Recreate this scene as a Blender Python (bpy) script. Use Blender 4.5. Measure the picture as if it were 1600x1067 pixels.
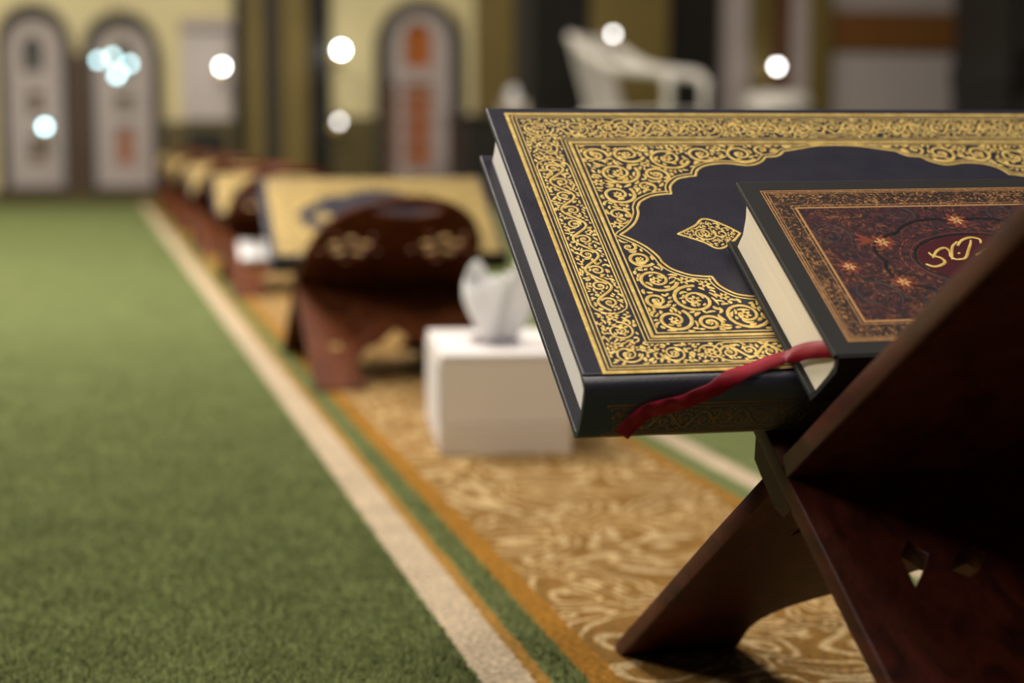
import bpy, bmesh, math, random
import numpy as np
from mathutils import Vector, Matrix

random.seed(7)
for o in list(bpy.data.objects):
    bpy.data.objects.remove(o)
scene = bpy.context.scene
COL = scene.collection

# ------------------------------------------------------------------ camera
CAM_H, PITCH, YAW, FPX = 0.30, 0.1145, 0.2286, 2816.3
cam_d = bpy.data.cameras.new('camera')
cam = bpy.data.objects.new('camera', cam_d)
COL.objects.link(cam)
cam.location = (0, 0, CAM_H)
cam.rotation_euler = (math.pi / 2 - PITCH, 0, -YAW)
cam_d.sensor_width = 36.0
cam_d.lens = FPX / 1600 * 36.0
cam_d.clip_start = 0.02
cam_d.clip_end = 60
cam_d.dof.use_dof = True
cam_d.dof.focus_distance = 0.83
cam_d.dof.aperture_fstop = 5.4
scene.camera = cam

# ------------------------------------------------------------------ world, lamps, exposure
world = bpy.data.worlds.new('world')
scene.world = world
world.use_nodes = True
bg = world.node_tree.nodes['Background']
bg.inputs[0].default_value = (1.0, 0.90, 0.78, 1)
bg.inputs[1].default_value = 0.035


def area(name, loc, size, power, color, aim=None):
    d = bpy.data.lights.new(name, 'AREA')
    d.shape = 'DISK'
    d.size = size
    d.energy = power
    d.color = color
    o = bpy.data.objects.new(name, d)
    COL.objects.link(o)
    o.location = loc
    if aim:
        o.rotation_euler = (Vector(aim) - Vector(loc)).to_track_quat('-Z', 'Y').to_euler()
    return o


WARM = (1.0, 0.92, 0.81)
area('overhead_light', (0.45, 0.05, 2.7), 0.6, 44, WARM)  # added fill from above the camera, brightens the tissue box front
area('wall_side_lamp', (-1.75, 1.15, 1.75), 0.7, 34, WARM, (0.25, 1.0, 0.1))
area('overhead_light', (-0.45, 1.85, 2.5), 0.6, 24, WARM)  # added at the mirror angle to put a sheen on the gilt cover
area('overhead_light', (-0.75, 3.4, 2.5), 1.2, 145, WARM)
area('overhead_light', (-0.6, 6.0, 2.6), 1.2, 72, WARM)
area('overhead_light', (2.3, 6.2, 2.6), 0.8, 26, WARM)

vs = scene.view_settings
vs.view_transform = 'Standard'
vs.look = 'None'
vs.gamma = 1.0
vs.use_curve_mapping = False
vs.exposure = 0.0
# ------------------------------------------------------------------ helpers


def mat(name, color, rough=0.6, metal=0.0, spec=0.5, emit=None, estr=0.0):
    m = bpy.data.materials.new(name)
    m.use_nodes = True
    b = m.node_tree.nodes['Principled BSDF']
    b.inputs['Base Color'].default_value = (*color, 1)
    b.inputs['Roughness'].default_value = rough
    b.inputs['Metallic'].default_value = metal
    b.inputs['Specular IOR Level'].default_value = spec
    if emit:
        b.inputs['Emission Color'].default_value = (*emit, 1)
        b.inputs['Emission Strength'].default_value = estr
    return m


class NT:
    """small node-tree helper"""
    def __init__(self, m):
        self.t = m.node_tree
        self.b = self.t.nodes['Principled BSDF']

    def n(self, kind, **kw):
        x = self.t.nodes.new(kind)
        for k, v in kw.items():
            if k in x.inputs.keys() if hasattr(x.inputs, 'keys') else False:
                x.inputs[k].default_value = v
            else:
                setattr(x, k, v)
        return x

    def l(self, a, b):
        self.t.links.new(a, b)

    def math(self, op, a, b=None):
        x = self.t.nodes.new('ShaderNodeMath')
        x.operation = op
        for i, s in enumerate((a, b)):
            if s is None:
                continue
            if isinstance(s, (int, float)):
                x.inputs[i].default_value = s
            else:
                self.l(s, x.inputs[i])
        return x.outputs[0]

    def ramp(self, fac, stops, interp='LINEAR'):
        x = self.t.nodes.new('ShaderNodeValToRGB')
        x.color_ramp.interpolation = interp
        el = x.color_ramp.elements
        while len(el) < len(stops):
            el.new(0.5)
        for e, (p, c) in zip(el, stops):
            e.position = p
            e.color = (*c, 1)
        self.l(fac, x.inputs[0])
        return x.outputs[0]

    def mix(self, fac, a, b, blend='MIX'):
        x = self.t.nodes.new('ShaderNodeMix')
        x.data_type = 'RGBA'
        x.blend_type = blend
        for idx, s in ((0, fac), (6, a), (7, b)):
            if isinstance(s, (int, float)):
                x.inputs[idx].default_value = s
            elif isinstance(s, tuple):
                x.inputs[idx].default_value = (*s, 1)
            else:
                self.l(s, x.inputs[idx])
        return x.outputs[2]

    def coords(self, scale=(1, 1, 1), kind='Object'):
        tc = self.t.nodes.new('ShaderNodeTexCoord')
        mp = self.t.nodes.new('ShaderNodeMapping')
        mp.inputs['Scale'].default_value = scale
        self.l(tc.outputs[kind], mp.inputs[0])
        return mp.outputs[0]

    def noise(self, vec, scale, detail=3, rough=0.5, dist=0.0):
        x = self.t.nodes.new('ShaderNodeTexNoise')
        x.inputs['Scale'].default_value = scale
        x.inputs['Detail'].default_value = detail
        x.inputs['Roughness'].default_value = rough
        x.inputs['Distortion'].default_value = dist
        self.l(vec, x.inputs['Vector'])
        return x.outputs['Fac']

    def bump(self, height, strength, dist):
        x = self.t.nodes.new('ShaderNodeBump')
        x.inputs['Strength'].default_value = strength
        x.inputs['Distance'].default_value = dist
        self.l(height, x.inputs['Height'])
        self.l(x.outputs[0], self.b.inputs['Normal'])

    def base(self, c):
        self.l(c, self.b.inputs['Base Color'])


def mesh(name, verts, faces, smooth=False):
    me = bpy.data.meshes.new(name)
    me.from_pydata([tuple(v) for v in verts], [], faces)
    me.update()
    if smooth:
        me.polygons.foreach_set('use_smooth', [True] * len(me.polygons))
    return me


def obj(name, me, m=None, parent=None, loc=None, label=None):
    o = bpy.data.objects.new(name, me)
    COL.objects.link(o)
    if m is not None and me is not None and not me.materials:
        me.materials.append(m)
    if parent:
        o.parent = parent
    if loc:
        o.location = loc
    if label:
        o['label'] = label
    return o


def thing(name, label, cat, loc=(0, 0, 0), rot=(0, 0, 0), group=None, scale=1.0):
    o = bpy.data.objects.new(name, None)
    COL.objects.link(o)
    o.location = loc
    o.rotation_euler = rot
    o.scale = (scale,) * 3
    o.empty_display_size = 0.05
    o['label'] = label
    o['category'] = cat
    if group:
        o['group'] = group
    return o


def copy_tree(o, parent=None):
    c = o.copy()
    COL.objects.link(c)
    c.parent = parent
    for ch in o.children:
        copy_tree(ch, c)
    return c


def box_bm(bm, x0, x1, y0, y1, z0, z1):
    vs_ = [bm.verts.new((x, y, z)) for z in (z0, z1) for y in (y0, y1) for x in (x0, x1)]
    for f in ((0, 2, 3, 1), (4, 5, 7, 6), (0, 1, 5, 4), (2, 6, 7, 3), (0, 4, 6, 2), (1, 3, 7, 5)):
        bm.faces.new([vs_[i] for i in f])


def box(name, x0, x1, y0, y1, z0, z1, bevel=0.0, seg=2):
    bm = bmesh.new()
    box_bm(bm, x0, x1, y0, y1, z0, z1)
    if bevel:
        bmesh.ops.bevel(bm, geom=bm.edges[:], offset=bevel, segments=seg, affect='EDGES', profile=0.5)
    me = bpy.data.meshes.new(name)
    bm.to_mesh(me)
    bm.free()
    return me


def prism(name, prof, x0, x1, smooth=False):
    """profile of (y,z) points swept along x"""
    n = len(prof)
    v = [(x0, y, z) for y, z in prof] + [(x1, y, z) for y, z in prof]
    f = [(i, (i + 1) % n, n + (i + 1) % n, n + i) for i in range(n)]
    f += [tuple(range(n - 1, -1, -1)), tuple(range(n, 2 * n))]
    me = mesh(name, v, f)
    bm = bmesh.new()
    bm.from_mesh(me)
    bmesh.ops.recalc_face_normals(bm, faces=bm.faces[:])
    bm.to_mesh(me)
    bm.free()
    if smooth:
        for p in me.polygons:
            p.use_smooth = len(p.vertices) == 4
    return me


def plate(name, outline, holes, t, bevel=0.0008, fn=None):
    """flat plate with cut-out holes; outline/holes are lists of (x,y); thickness t about z=0"""
    cu = bpy.data.curves.new('tmp', 'CURVE')
    cu.dimensions = '2D'
    cu.fill_mode = 'BOTH'
    cu.extrude = t / 2 - bevel
    cu.bevel_depth = bevel
    cu.bevel_resolution = 1
    cu.offset = -bevel
    for poly in [outline] + list(holes):
        sp = cu.splines.new('POLY')
        sp.points.add(len(poly) - 1)
        for p, (x, y) in zip(sp.points, poly):
            p.co = (x, y, 0, 1)
        sp.use_cyclic_u = True
    tmp = bpy.data.objects.new('tmp', cu)
    COL.objects.link(tmp)
    dg = bpy.context.evaluated_depsgraph_get()
    me = bpy.data.meshes.new_from_object(tmp.evaluated_get(dg))
    bpy.data.objects.remove(tmp)
    bpy.data.curves.remove(cu)
    me.name = name
    if fn:
        for v in me.vertices:
            v.co = fn(v.co)
        me.update()
    bm = bmesh.new()
    bm.from_mesh(me)
    bmesh.ops.remove_doubles(bm, verts=bm.verts[:], dist=1e-6)
    bmesh.ops.recalc_face_normals(bm, faces=bm.faces[:])
    bm.to_mesh(me)
    bm.free()
    return me


def tube(name, pts, rad, seg=10, closed=False):
    """round tube through points; rad may be a list"""
    pts = [Vector(p) for p in pts]
    n = len(pts)
    if isinstance(rad, (int, float)):
        rad = [rad] * n
    v, f = [], []
    up = Vector((0, 0, 1))
    for i, p in enumerate(pts):
        t = (pts[min(i + 1, n - 1)] - pts[max(i - 1, 0)]).normalized()
        a = t.cross(up)
        if a.length < 1e-3:
            a = t.cross(Vector((1, 0, 0)))
        a.normalize()
        b = a.cross(t)
        for k in range(seg):
            w = 2 * math.pi * k / seg
            v.append(p + (a * math.cos(w) + b * math.sin(w)) * rad[i])
    for i in range(n - 1):
        for k in range(seg):
            f.append((i * seg + k, i * seg + (k + 1) % seg, (i + 1) * seg + (k + 1) % seg, (i + 1) * seg + k))
    f.append(tuple(range(seg - 1, -1, -1)))
    f.append(tuple(range((n - 1) * seg, n * seg)))
    return mesh(name, v, f, True)


def lathe(name, prof, seg=24):
    v, f = [], []
    for r, z in prof:
        for k in range(seg):
            w = 2 * math.pi * k / seg
            v.append((r * math.cos(w), r * math.sin(w), z))
    for i in range(len(prof) - 1):
        for k in range(seg):
            f.append((i * seg + k, i * seg + (k + 1) % seg, (i + 1) * seg + (k + 1) % seg, (i + 1) * seg + k))
    f.append(tuple(range(seg - 1, -1, -1)))
    f.append(tuple(range((len(prof) - 1) * seg, len(prof) * seg)))
    return mesh(name, v, f, True)


def catmull(pts, n=6, closed=False):
    P = [np.array(p, float) for p in pts]
    if closed:
        P = [P[-1]] + P + [P[0], P[1]]
    else:
        P = [2 * P[0] - P[1]] + P + [2 * P[-1] - P[-2]]
    out = []
    for i in range(1, len(P) - 2):
        a, b, c, d = P[i - 1:i + 3]
        for k in range(n):
            t = k / n
            out.append(0.5 * ((2 * b) + (c - a) * t + (2 * a - 5 * b + 4 * c - d) * t * t + (3 * b - a - 3 * c + d) * t ** 3))
    if not closed:
        out.append(P[-2])
    return out


# ------------------------------------------------------------------ materials
def wood_mat(name, dark, light, rough=0.5):
    m = mat(name, light, rough)
    t = NT(m)
    c = t.coords((60, 9, 60))
    g = t.noise(c, 1.0, 5, 0.6, 1.2)
    c2 = t.coords((400, 30, 400))
    g2 = t.noise(c2, 1.0, 3, 0.6)
    col = t.ramp(g, [(0.3, dark), (0.62, light)])
    col = t.mix(t.math('MULTIPLY', g2, 0.5), col, dark)
    t.base(col)
    t.b.inputs['Specular IOR Level'].default_value = 0.2
    t.bump(g2, 0.25, 0.0006)
    return m


M = {}
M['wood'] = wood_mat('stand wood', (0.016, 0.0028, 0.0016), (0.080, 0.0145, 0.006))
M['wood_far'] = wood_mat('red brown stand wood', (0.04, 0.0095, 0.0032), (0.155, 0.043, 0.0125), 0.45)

# navy leatherette
m = mat('navy leatherette', (0.020, 0.019, 0.036), 0.42, 0, 0.4)
t = NT(m)
c = t.coords()
nz = t.noise(c, 900, 3, 0.6)
nz2 = t.noise(c, 60, 3, 0.6)
t.base(t.mix(t.math('MULTIPLY', nz, 0.7), (0.009, 0.0085, 0.018), (0.024, 0.022, 0.042)))
t.l(t.math('ADD', t.math('MULTIPLY', nz2, 0.16), 0.36), t.b.inputs['Roughness'])
t.bump(nz, 0.35, 0.0004)
M['navy'] = m

m = mat('gilt foil', (0.80, 0.56, 0.20), 0.42, 0.38)
t = NT(m)
nz = t.noise(t.coords(), 220, 3, 0.6)
t.base(t.ramp(nz, [(0.3, (0.64, 0.41, 0.085)), (0.7, (0.95, 0.71, 0.24))]))
M['gold'] = m
M['gold_shade'] = mat('shaded gilt', (0.20, 0.12, 0.042), 0.5, 0.5)  # same gilt, the spine's unlit tone put into its colour

m = mat('page edges', (0.80, 0.76, 0.72), 0.8)
t = NT(m)
nz = t.noise(t.coords((4, 4, 3500)), 1.0, 2, 0.5)
t.base(t.ramp(nz, [(0.3, (0.66, 0.62, 0.58)), (0.7, (0.86, 0.82, 0.78))]))
t.bump(nz, 0.3, 0.0003)
M['page'] = m
m = mat('cream page edges', (0.85, 0.76, 0.60), 0.8)
t = NT(m)
nz = t.noise(t.coords((4, 4, 3500)), 1.0, 2, 0.5)
t.base(t.ramp(nz, [(0.3, (0.76, 0.67, 0.50)), (0.7, (0.90, 0.82, 0.66))]))
M['page_cream'] = m

m = mat('charcoal book cloth', (0.022, 0.021, 0.021), 0.6, 0, 0.3)
t = NT(m)
nz = t.noise(t.coords(), 1200, 2, 0.6)
t.base(t.mix(nz, (0.007, 0.0068, 0.0068), (0.017, 0.016, 0.016)))
t.bump(nz, 0.2, 0.0003)
M['charcoal'] = m

m = mat('ruby satin ribbon', (0.30, 0.004, 0.022), 0.55, 0, 0.25)
t = NT(m)
nz = t.noise(t.coords((900, 900, 900)), 1.0, 2, 0.5)
t.base(t.mix(nz, (0.17, 0.0015, 0.012), (0.26, 0.004, 0.020)))
t.bump(nz, 0.2, 0.0002)
M['ribbon'] = m

M['white_card'] = mat('white carton', (0.68, 0.64, 0.63), 0.6)
M['tan_card'] = mat('beige carton', (0.74, 0.66, 0.56), 0.6)
M['tan_card2'] = mat('beige carton lip', (0.66, 0.57, 0.46), 0.6)
M['slot'] = mat('box slot film', (0.25, 0.22, 0.24), 0.3)
M['tissue'] = mat('tissue paper', (0.93, 0.92, 0.93), 0.9)
M['plastic'] = mat('white plastic', (0.78, 0.73, 0.66), 0.4)

# carpet: woven bands across X, scroll-patterned runner in the middle
m = mat('woven carpet', (0.2, 0.3, 0.1), 0.95, 0, 0.15)
t = NT(m)
co = t.coords()
sep = t.n('ShaderNodeSeparateXYZ')
t.l(co, sep.inputs[0])
wob = t.noise(co, 160, 2, 0.5)
xw = t.math('ADD', sep.outputs[0], t.math('MULTIPLY', t.math('SUBTRACT', wob, 0.5), 0.008))
LO, HI = 0.18, 0.62
fx = t.math('DIVIDE', t.math('SUBTRACT', xw, LO), HI - LO)
GREEN, CREAM, ORG = (0.205, 0.245, 0.088), (0.78, 0.62, 0.44), (0.52, 0.27, 0.05)
ORG2 = (0.47, 0.215, 0.022)


def S(x):
    return (x - LO) / (HI - LO)


bands = t.ramp(fx, [(0.0, GREEN), (S(0.202), CREAM), (S(0.2315), ORG), (S(0.240), GREEN), (S(0.2605), ORG2),
                    (S(0.279), (0, 0, 0)), (S(0.504), ORG2), (S(0.516), GREEN), (S(0.540), CREAM), (S(0.566), GREEN)], 'CONSTANT')
# runner pattern: contour-like scrolls
pn = t.noise(t.coords((1, 0.8, 1)), 12, 1.3, 0.45, 1.3)
sn = t.math('SINE', t.math('MULTIPLY', pn, 60.0))
fine = t.noise(co, 300, 3, 0.6)
pat = t.ramp(t.math('ADD', sn, t.math('MULTIPLY', t.math('SUBTRACT', fine, 0.5), 0.9)),
             [(0.0, (0.36, 0.185, 0.040)), (0.40, (0.46, 0.25, 0.065)), (0.68, (0.80, 0.57, 0.29))])
inr = t.math('MULTIPLY', t.math('GREATER_THAN', xw, 0.279), t.math('LESS_THAN', xw, 0.504))
colr = t.mix(inr, bands, pat)
pile = t.noise(co, 260, 5, 0.75)
big = t.noise(co, 14, 3, 0.6)
shade = t.ramp(pile, [(0.36, (0.22, 0.25, 0.22)), (0.64, (1.6, 1.55, 1.5))])
colr = t.mix(0.8, colr, shade, 'MULTIPLY')
shade2 = t.ramp(big, [(0.3, (0.84, 0.84, 0.84)), (0.7, (1.12, 1.12, 1.12))])
colr = t.mix(1.0, colr, shade2, 'MULTIPLY')
t.base(colr)
t.bump(pile, 1.0, 0.006)
M['carpet'] = m


def plaster(name, a, b, scale=3.0, rough=0.8):
    mm = mat(name, a, rough)
    tt = NT(mm)
    tt.base(tt.mix(tt.noise(tt.coords(), scale, 4, 0.6), a, b))
    return mm


M['cream_wall'] = plaster('cream plaster', (0.62, 0.53, 0.28), (0.72, 0.62, 0.35))
M['olive'] = plaster('olive gold marble', (0.13, 0.090, 0.020), (0.20, 0.14, 0.035), 6, 0.5)
M['olive_dk'] = plaster('dark olive marble', (0.075, 0.055, 0.016), (0.11, 0.08, 0.022), 6, 0.5)
M['black'] = plaster('recess black', (0.008, 0.0065, 0.005), (0.013, 0.011, 0.009), 8, 0.4)  # niche and recesses are raised slabs, dark by colour alone
M['darkgrey'] = plaster('dark grey stone', (0.030, 0.025, 0.019), (0.045, 0.037, 0.028), 8, 0.5)
M['lilac'] = plaster('pale lilac stone', (0.44, 0.38, 0.37), (0.55, 0.48, 0.46), 5, 0.6)
M['screen'] = plaster('pale carved screen', (0.36, 0.30, 0.28), (0.46, 0.385, 0.36), 9, 0.7)
M['frame_dk'] = plaster('dark umber frame', (0.035, 0.027, 0.021), (0.055, 0.043, 0.033), 9, 0.6)
M['orange'] = plaster('orange brown wood', (0.33, 0.085, 0.010), (0.40, 0.11, 0.016), 9, 0.45)
M['brownred'] = plaster('dark red brown wood', (0.10, 0.042, 0.016), (0.14, 0.06, 0.022), 9, 0.5)
M['brown'] = plaster('brown wood', (0.17, 0.065, 0.012), (0.21, 0.085, 0.018), 9, 0.5)
M['dark_glass'] = plaster('dark window glass', (0.05, 0.05, 0.045), (0.07, 0.07, 0.06), 9, 0.3)  # plain dark grey pane behind the arched openings
M['ebony'] = plaster('ebony cabinet', (0.012, 0.010, 0.009), (0.02, 0.017, 0.015), 12, 0.45)
M['brass'] = mat('brass', (0.55, 0.38, 0.14), 0.35, 0.8)


def tag(o, label, cat, kind=None, group=None):
    o['label'] = label
    o['category'] = cat
    if kind:
        o['kind'] = kind
    if group:
        o['group'] = group
    return o


# ------------------------------------------------------------------ the setting
WALL_Y = 8.1
fl = obj('floor', mesh('floor', [(-5, -1.2, 0), (9, -1.2, 0), (9, WALL_Y + .2, 0), (-5, WALL_Y + .2, 0)], [(0, 1, 2, 3)]), M['carpet'])
tag(fl, 'green carpet with a tan scroll-patterned runner and cream stripes', 'carpet', 'structure')

# real tufts where the pile is close enough to be told apart
rg = np.random.default_rng(4)
xs, ys = [], []
yrow = 0.80
while yrow < 2.9:
    st_ = 0.0030 + 0.0016 * (yrow - 0.8)
    row = np.arange(-0.55, 0.2615, st_)
    xs.append(row + rg.uniform(-.4, .4, row.size) * st_)
    ys.append(yrow + rg.uniform(-.4, .4, row.size) * st_)
    yrow += st_
X_, Y_ = np.concatenate(xs), np.concatenate(ys)
fade = np.clip((2.9 - Y_) / 1.7, 0, 1)
ok_ = ((X_ < .2005) | ((X_ > .2415) & (X_ < .2595))) & (rg.random(X_.size) < fade ** .7)
X_, Y_, fade = X_[ok_], Y_[ok_], fade[ok_]
N_ = X_.size
hh_ = rg.uniform(.0028, .0056, N_) * np.where(X_ < .2, 1.0, .6) * (.35 + .65 * fade)
th_ = rg.uniform(0, 6.283, N_)
rad_ = rg.uniform(.0012, .0020, N_) * (1 + .35 * (Y_ - .8))
lean = rg.uniform(0, .0028, N_)
la_ = rg.uniform(0, 6.283, N_)
V_ = np.zeros((N_, 4, 3))
for k in range(3):
    V_[:, k, 0] = X_ + rad_ * np.cos(th_ + k * 2.0944)
    V_[:, k, 1] = Y_ + rad_ * np.sin(th_ + k * 2.0944)
    V_[:, k, 2] = -.0002
V_[:, 3, 0] = X_ + lean * np.cos(la_)
V_[:, 3, 1] = Y_ + lean * np.sin(la_)
V_[:, 3, 2] = hh_
F_ = np.arange(N_)[:, None, None] * 4 + np.array([[0, 1, 3], [1, 2, 3], [2, 0, 3]])[None]
pm = bpy.data.meshes.new('carpet_pile')
pm.vertices.add(N_ * 4)
pm.vertices.foreach_set('co', V_.reshape(-1).astype(np.float32))
pm.loops.add(N_ * 9)
pm.loops.foreach_set('vertex_index', F_.reshape(-1).astype(np.int32))
pm.polygons.add(N_ * 3)
pm.polygons.foreach_set('loop_start', np.arange(0, N_ * 9, 3, dtype=np.int32))
pm.update(calc_edges=True)
po = obj('carpet_pile', pm, M['carpet'], fl)
po['kind'] = 'stuff'


def ray_at(px, py, Y):
    """world X, Z of a photo pixel on the plane y=Y (used once to lay the wall out in metres)"""
    F = np.array([math.sin(YAW) * math.cos(PITCH), math.cos(YAW) * math.cos(PITCH), -math.sin(PITCH)])
    R = np.array([math.cos(YAW), -math.sin(YAW), 0])
    U = np.cross(R, F)
    d = F + R * (px - 800) / FPX - U * (py - 533.5) / FPX
    d = d * (Y / d[1])
    return d[0], d[2] + CAM_H


def wx(px):
    return ray_at(px, 150, WALL_Y)[0]


def wz(py, px=600):
    return ray_at(px, py, WALL_Y)[1]


wall = obj('wall_back', box('wall_back', -5, 9, WALL_Y, WALL_Y + .2, 0, 3.2), M['cream_wall'])
tag(wall, 'cream back wall with marble pilasters and panels', 'wall', 'structure')


def wall_part(name, p0, p1, y0, y1, mt, proud=0.03, bev=0.004, z0=None, z1=None):
    a, b = wx(p0), wx(p1)
    zz1 = wz(y0, (p0 + p1) / 2) if z1 is None else z1
    zz0 = wz(y1, (p0 + p1) / 2) if z0 is None else z0
    return obj(name, box(name, a, b, WALL_Y - proud, WALL_Y - 0.0005, zz0, zz1, bev), M[mt], wall)


TOP = 2.6
# left to right across the wall
wall_part('panel', 286, 362, 48, 188, 'lilac', .03)
wall_part('panel_moulding', 283, 365, 30, 46, 'screen', .05)
wall_part('dado_panel', 255, 366, 190, 318, 'olive_dk', .035, z0=0.0)
wall_part('niche', 291, 349, 205, 275, 'black', .045)
wall_part('pilaster', 366, 384, 0, 0, 'black', .03, z0=0, z1=TOP)  # dark recess of the column cluster, built as a black strip
wall_part('pilaster', 384, 410, 0, 0, 'olive', .08, z0=0, z1=TOP)
wall_part('pilaster', 410, 437, 0, 0, 'darkgrey', .05, z0=0, z1=TOP)
wall_part('pilaster', 437, 478, 0, 0, 'olive', .10, z0=0, z1=TOP)
wall_part('pilaster', 478, 515, 0, 0, 'black', .04, z0=0, z1=TOP)  # another dark recess built as a raised black strip
wall_part('dado_panel', 515, 590, 182, 318, 'olive_dk', .03, z0=0)
wall_part('pilaster', 738, 800, 0, 0, 'olive', .05, z0=0, z1=TOP)
wall_part('pilaster', 800, 832, 0, 0, 'darkgrey', .03, z0=0, z1=TOP)
wall_part('recess', 832, 918, 0, 0, 'black', .02, z0=0, z1=TOP)
wall_part('pilaster', 918, 1036, 0, 0, 'olive', .08, z0=0, z1=TOP)
wall_part('recess', 1036, 1122, 0, 0, 'black', .03, z0=0, z1=TOP)
wall_part('pilaster', 1122, 1156, 0, 0, 'screen', .12, z0=0, z1=TOP)
wall_part('pilaster', 1156, 1192, 0, 0, 'olive', .09, z0=0, z1=TOP)
wall_part('recess', 1192, 1230, 0, 0, 'brownred', .04, z0=0, z1=TOP)
wall_part('pilaster', 1230, 1252, 0, 0, 'screen', .08, z0=0, z1=TOP)
wall_part('pilaster', 1252, 1284, 0, 0, 'olive', .10, z0=0, z1=TOP)
wall_part('panel', 1284, 1480, 82, 330, 'lilac', .05, z0=0)
wall_part('panel_band', 1284, 1480, 22, 80, 'brown', .07)
wall_part('panel', 1284, 1480, -160, 20, 'screen', .05)
wall_part('recess', 1480, 1760, 0, 0, 'black', .06, z0=0, z1=TOP)
wall_part('pier', 115, 129, 84, 297, 'brownred', .04)
bb = obj('baseboard_back', box('baseboard_back', -5, wx(366), WALL_Y - .05, WALL_Y, 0, wz(297, 120), .004), M['olive_dk'])
tag(bb, 'dark olive skirting under the arched lattice windows', 'baseboard', 'structure')


def arch_poly(x0, x1, z0, ztop, n=14, point=0.12):
    """pointed-arch outline in wall coordinates"""
    w = (x1 - x0) / 2
    cx = (x0 + x1) / 2
    rise = w * (1 + point)
    zs = ztop - rise
    p = [(x0, z0), (x1, z0)]
    for i in range(n + 1):
        a = math.pi * i / n
        p.append((cx + w * math.cos(a), zs + rise * math.sin(a) ** 0.92))
    return p


def wall_plate(name, outline, holes, y_front, thick, mt, parent):
    me = plate(name, outline, holes, thick, 0.002, lambda c: Vector((c.x, y_front + thick / 2 - c.z, c.y)))
    return obj(name, me, M[mt], parent)


def rect(x0, x1, z0, z1):
    return [(x0, z0), (x1, z0), (x1, z1), (x0, z1)]


def arched_window(name, label, o, s, inner, panels, backing):
    """o,s: outer frame and screen (px0,px1,top,bottom); inner: arched opening; panels: rectangular openings"""
    root = thing(name, label, 'window', (0, 0, 0))
    root['kind'] = 'structure'
    pm = (o[0] + o[1]) / 2
    Zf = lambda y: wz(y, pm)
    O = arch_poly(wx(o[0]), wx(o[1]), Zf(o[3]), Zf(o[2]))
    Sx = (wx(s[0]), wx(s[1]))
    Sp = arch_poly(Sx[0], Sx[1], Zf(s[3]), Zf(s[2]))
    wall_plate('arch_frame', O, [Sp], WALL_Y - .07, .0695, 'frame_dk', root)
    holes = [arch_poly(wx(inner[0]), wx(inner[1]), Zf(inner[3]), Zf(inner[2]))]
    for p in panels:
        holes.append(rect(wx(p[0]), wx(p[1]), Zf(p[3]), Zf(p[2])))
    shrink = arch_poly(Sx[0] + .001, Sx[1] - .001, Zf(s[3]) + .001, Zf(s[2]) - .001)
    wall_plate('lattice_screen', shrink, holes, WALL_Y - .045, .02, 'screen', root)
    # panes behind the openings
    a = inner
    wall_plate('arched_pane', arch_poly(wx(a[0]) - .004, wx(a[1]) + .004, Zf(a[3]) - .004, Zf(a[2]) + .004), [], WALL_Y - .022, .008, backing[0], root)
    for p, mt in zip(panels, backing[1:]):
        wall_plate('pane', rect(wx(p[0]) - .004, wx(p[1]) + .004, Zf(p[3]) - .004, Zf(p[2]) + .004), [], WALL_Y - .022, .008, mt, root)
    # raised lattice bars on the screen
    n = 5
    for i in range(1, n):
        z = Zf(s[3]) + (Zf(s[2]) - Zf(s[3])) * 0.62 * i / n
        obj('lattice_bar', box('lattice_bar', Sx[0] + .004, Sx[1] - .004, WALL_Y - .051, WALL_Y - .0455, z - .005, z + .005), M['lilac'], root)
    return root


arched_window('window_1', 'leftmost arched window with pale lattice screen and dark umber frame',
              (-4, 114, 6, 296), (12, 98, 26, 292), (37, 69, 58, 112), [(44, 67, 144, 178), (44, 67, 214, 252)],
              ['dark_glass', 'brownred', 'brownred'])
arched_window('window_2', 'arched window with pale lattice screen, second from the left, behind the chandelier',
              (130, 250, 18, 296), (147, 238, 38, 292), (179, 207, 66, 120), [(181, 205, 148, 176), (181, 206, 198, 256)],
              ['dark_glass', 'olive', 'orange'])
arched_window('window_3', 'arched window with orange brown wooden panels and pale screen in the middle',
              (586, 722, 0, 318), (604, 702, 14, 282), (630, 672, 36, 106), [(630, 672, 130, 264), (606, 618, 130, 272)],
              ['orange', 'orange', 'orange'])
wall_part('architrave', 722, 738, 0, 0, 'cream_wall', .06, z0=0.3, z1=TOP)

# ------------------------------------------------------------------ gilt ornament generator (2-D, millimetres)


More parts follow.
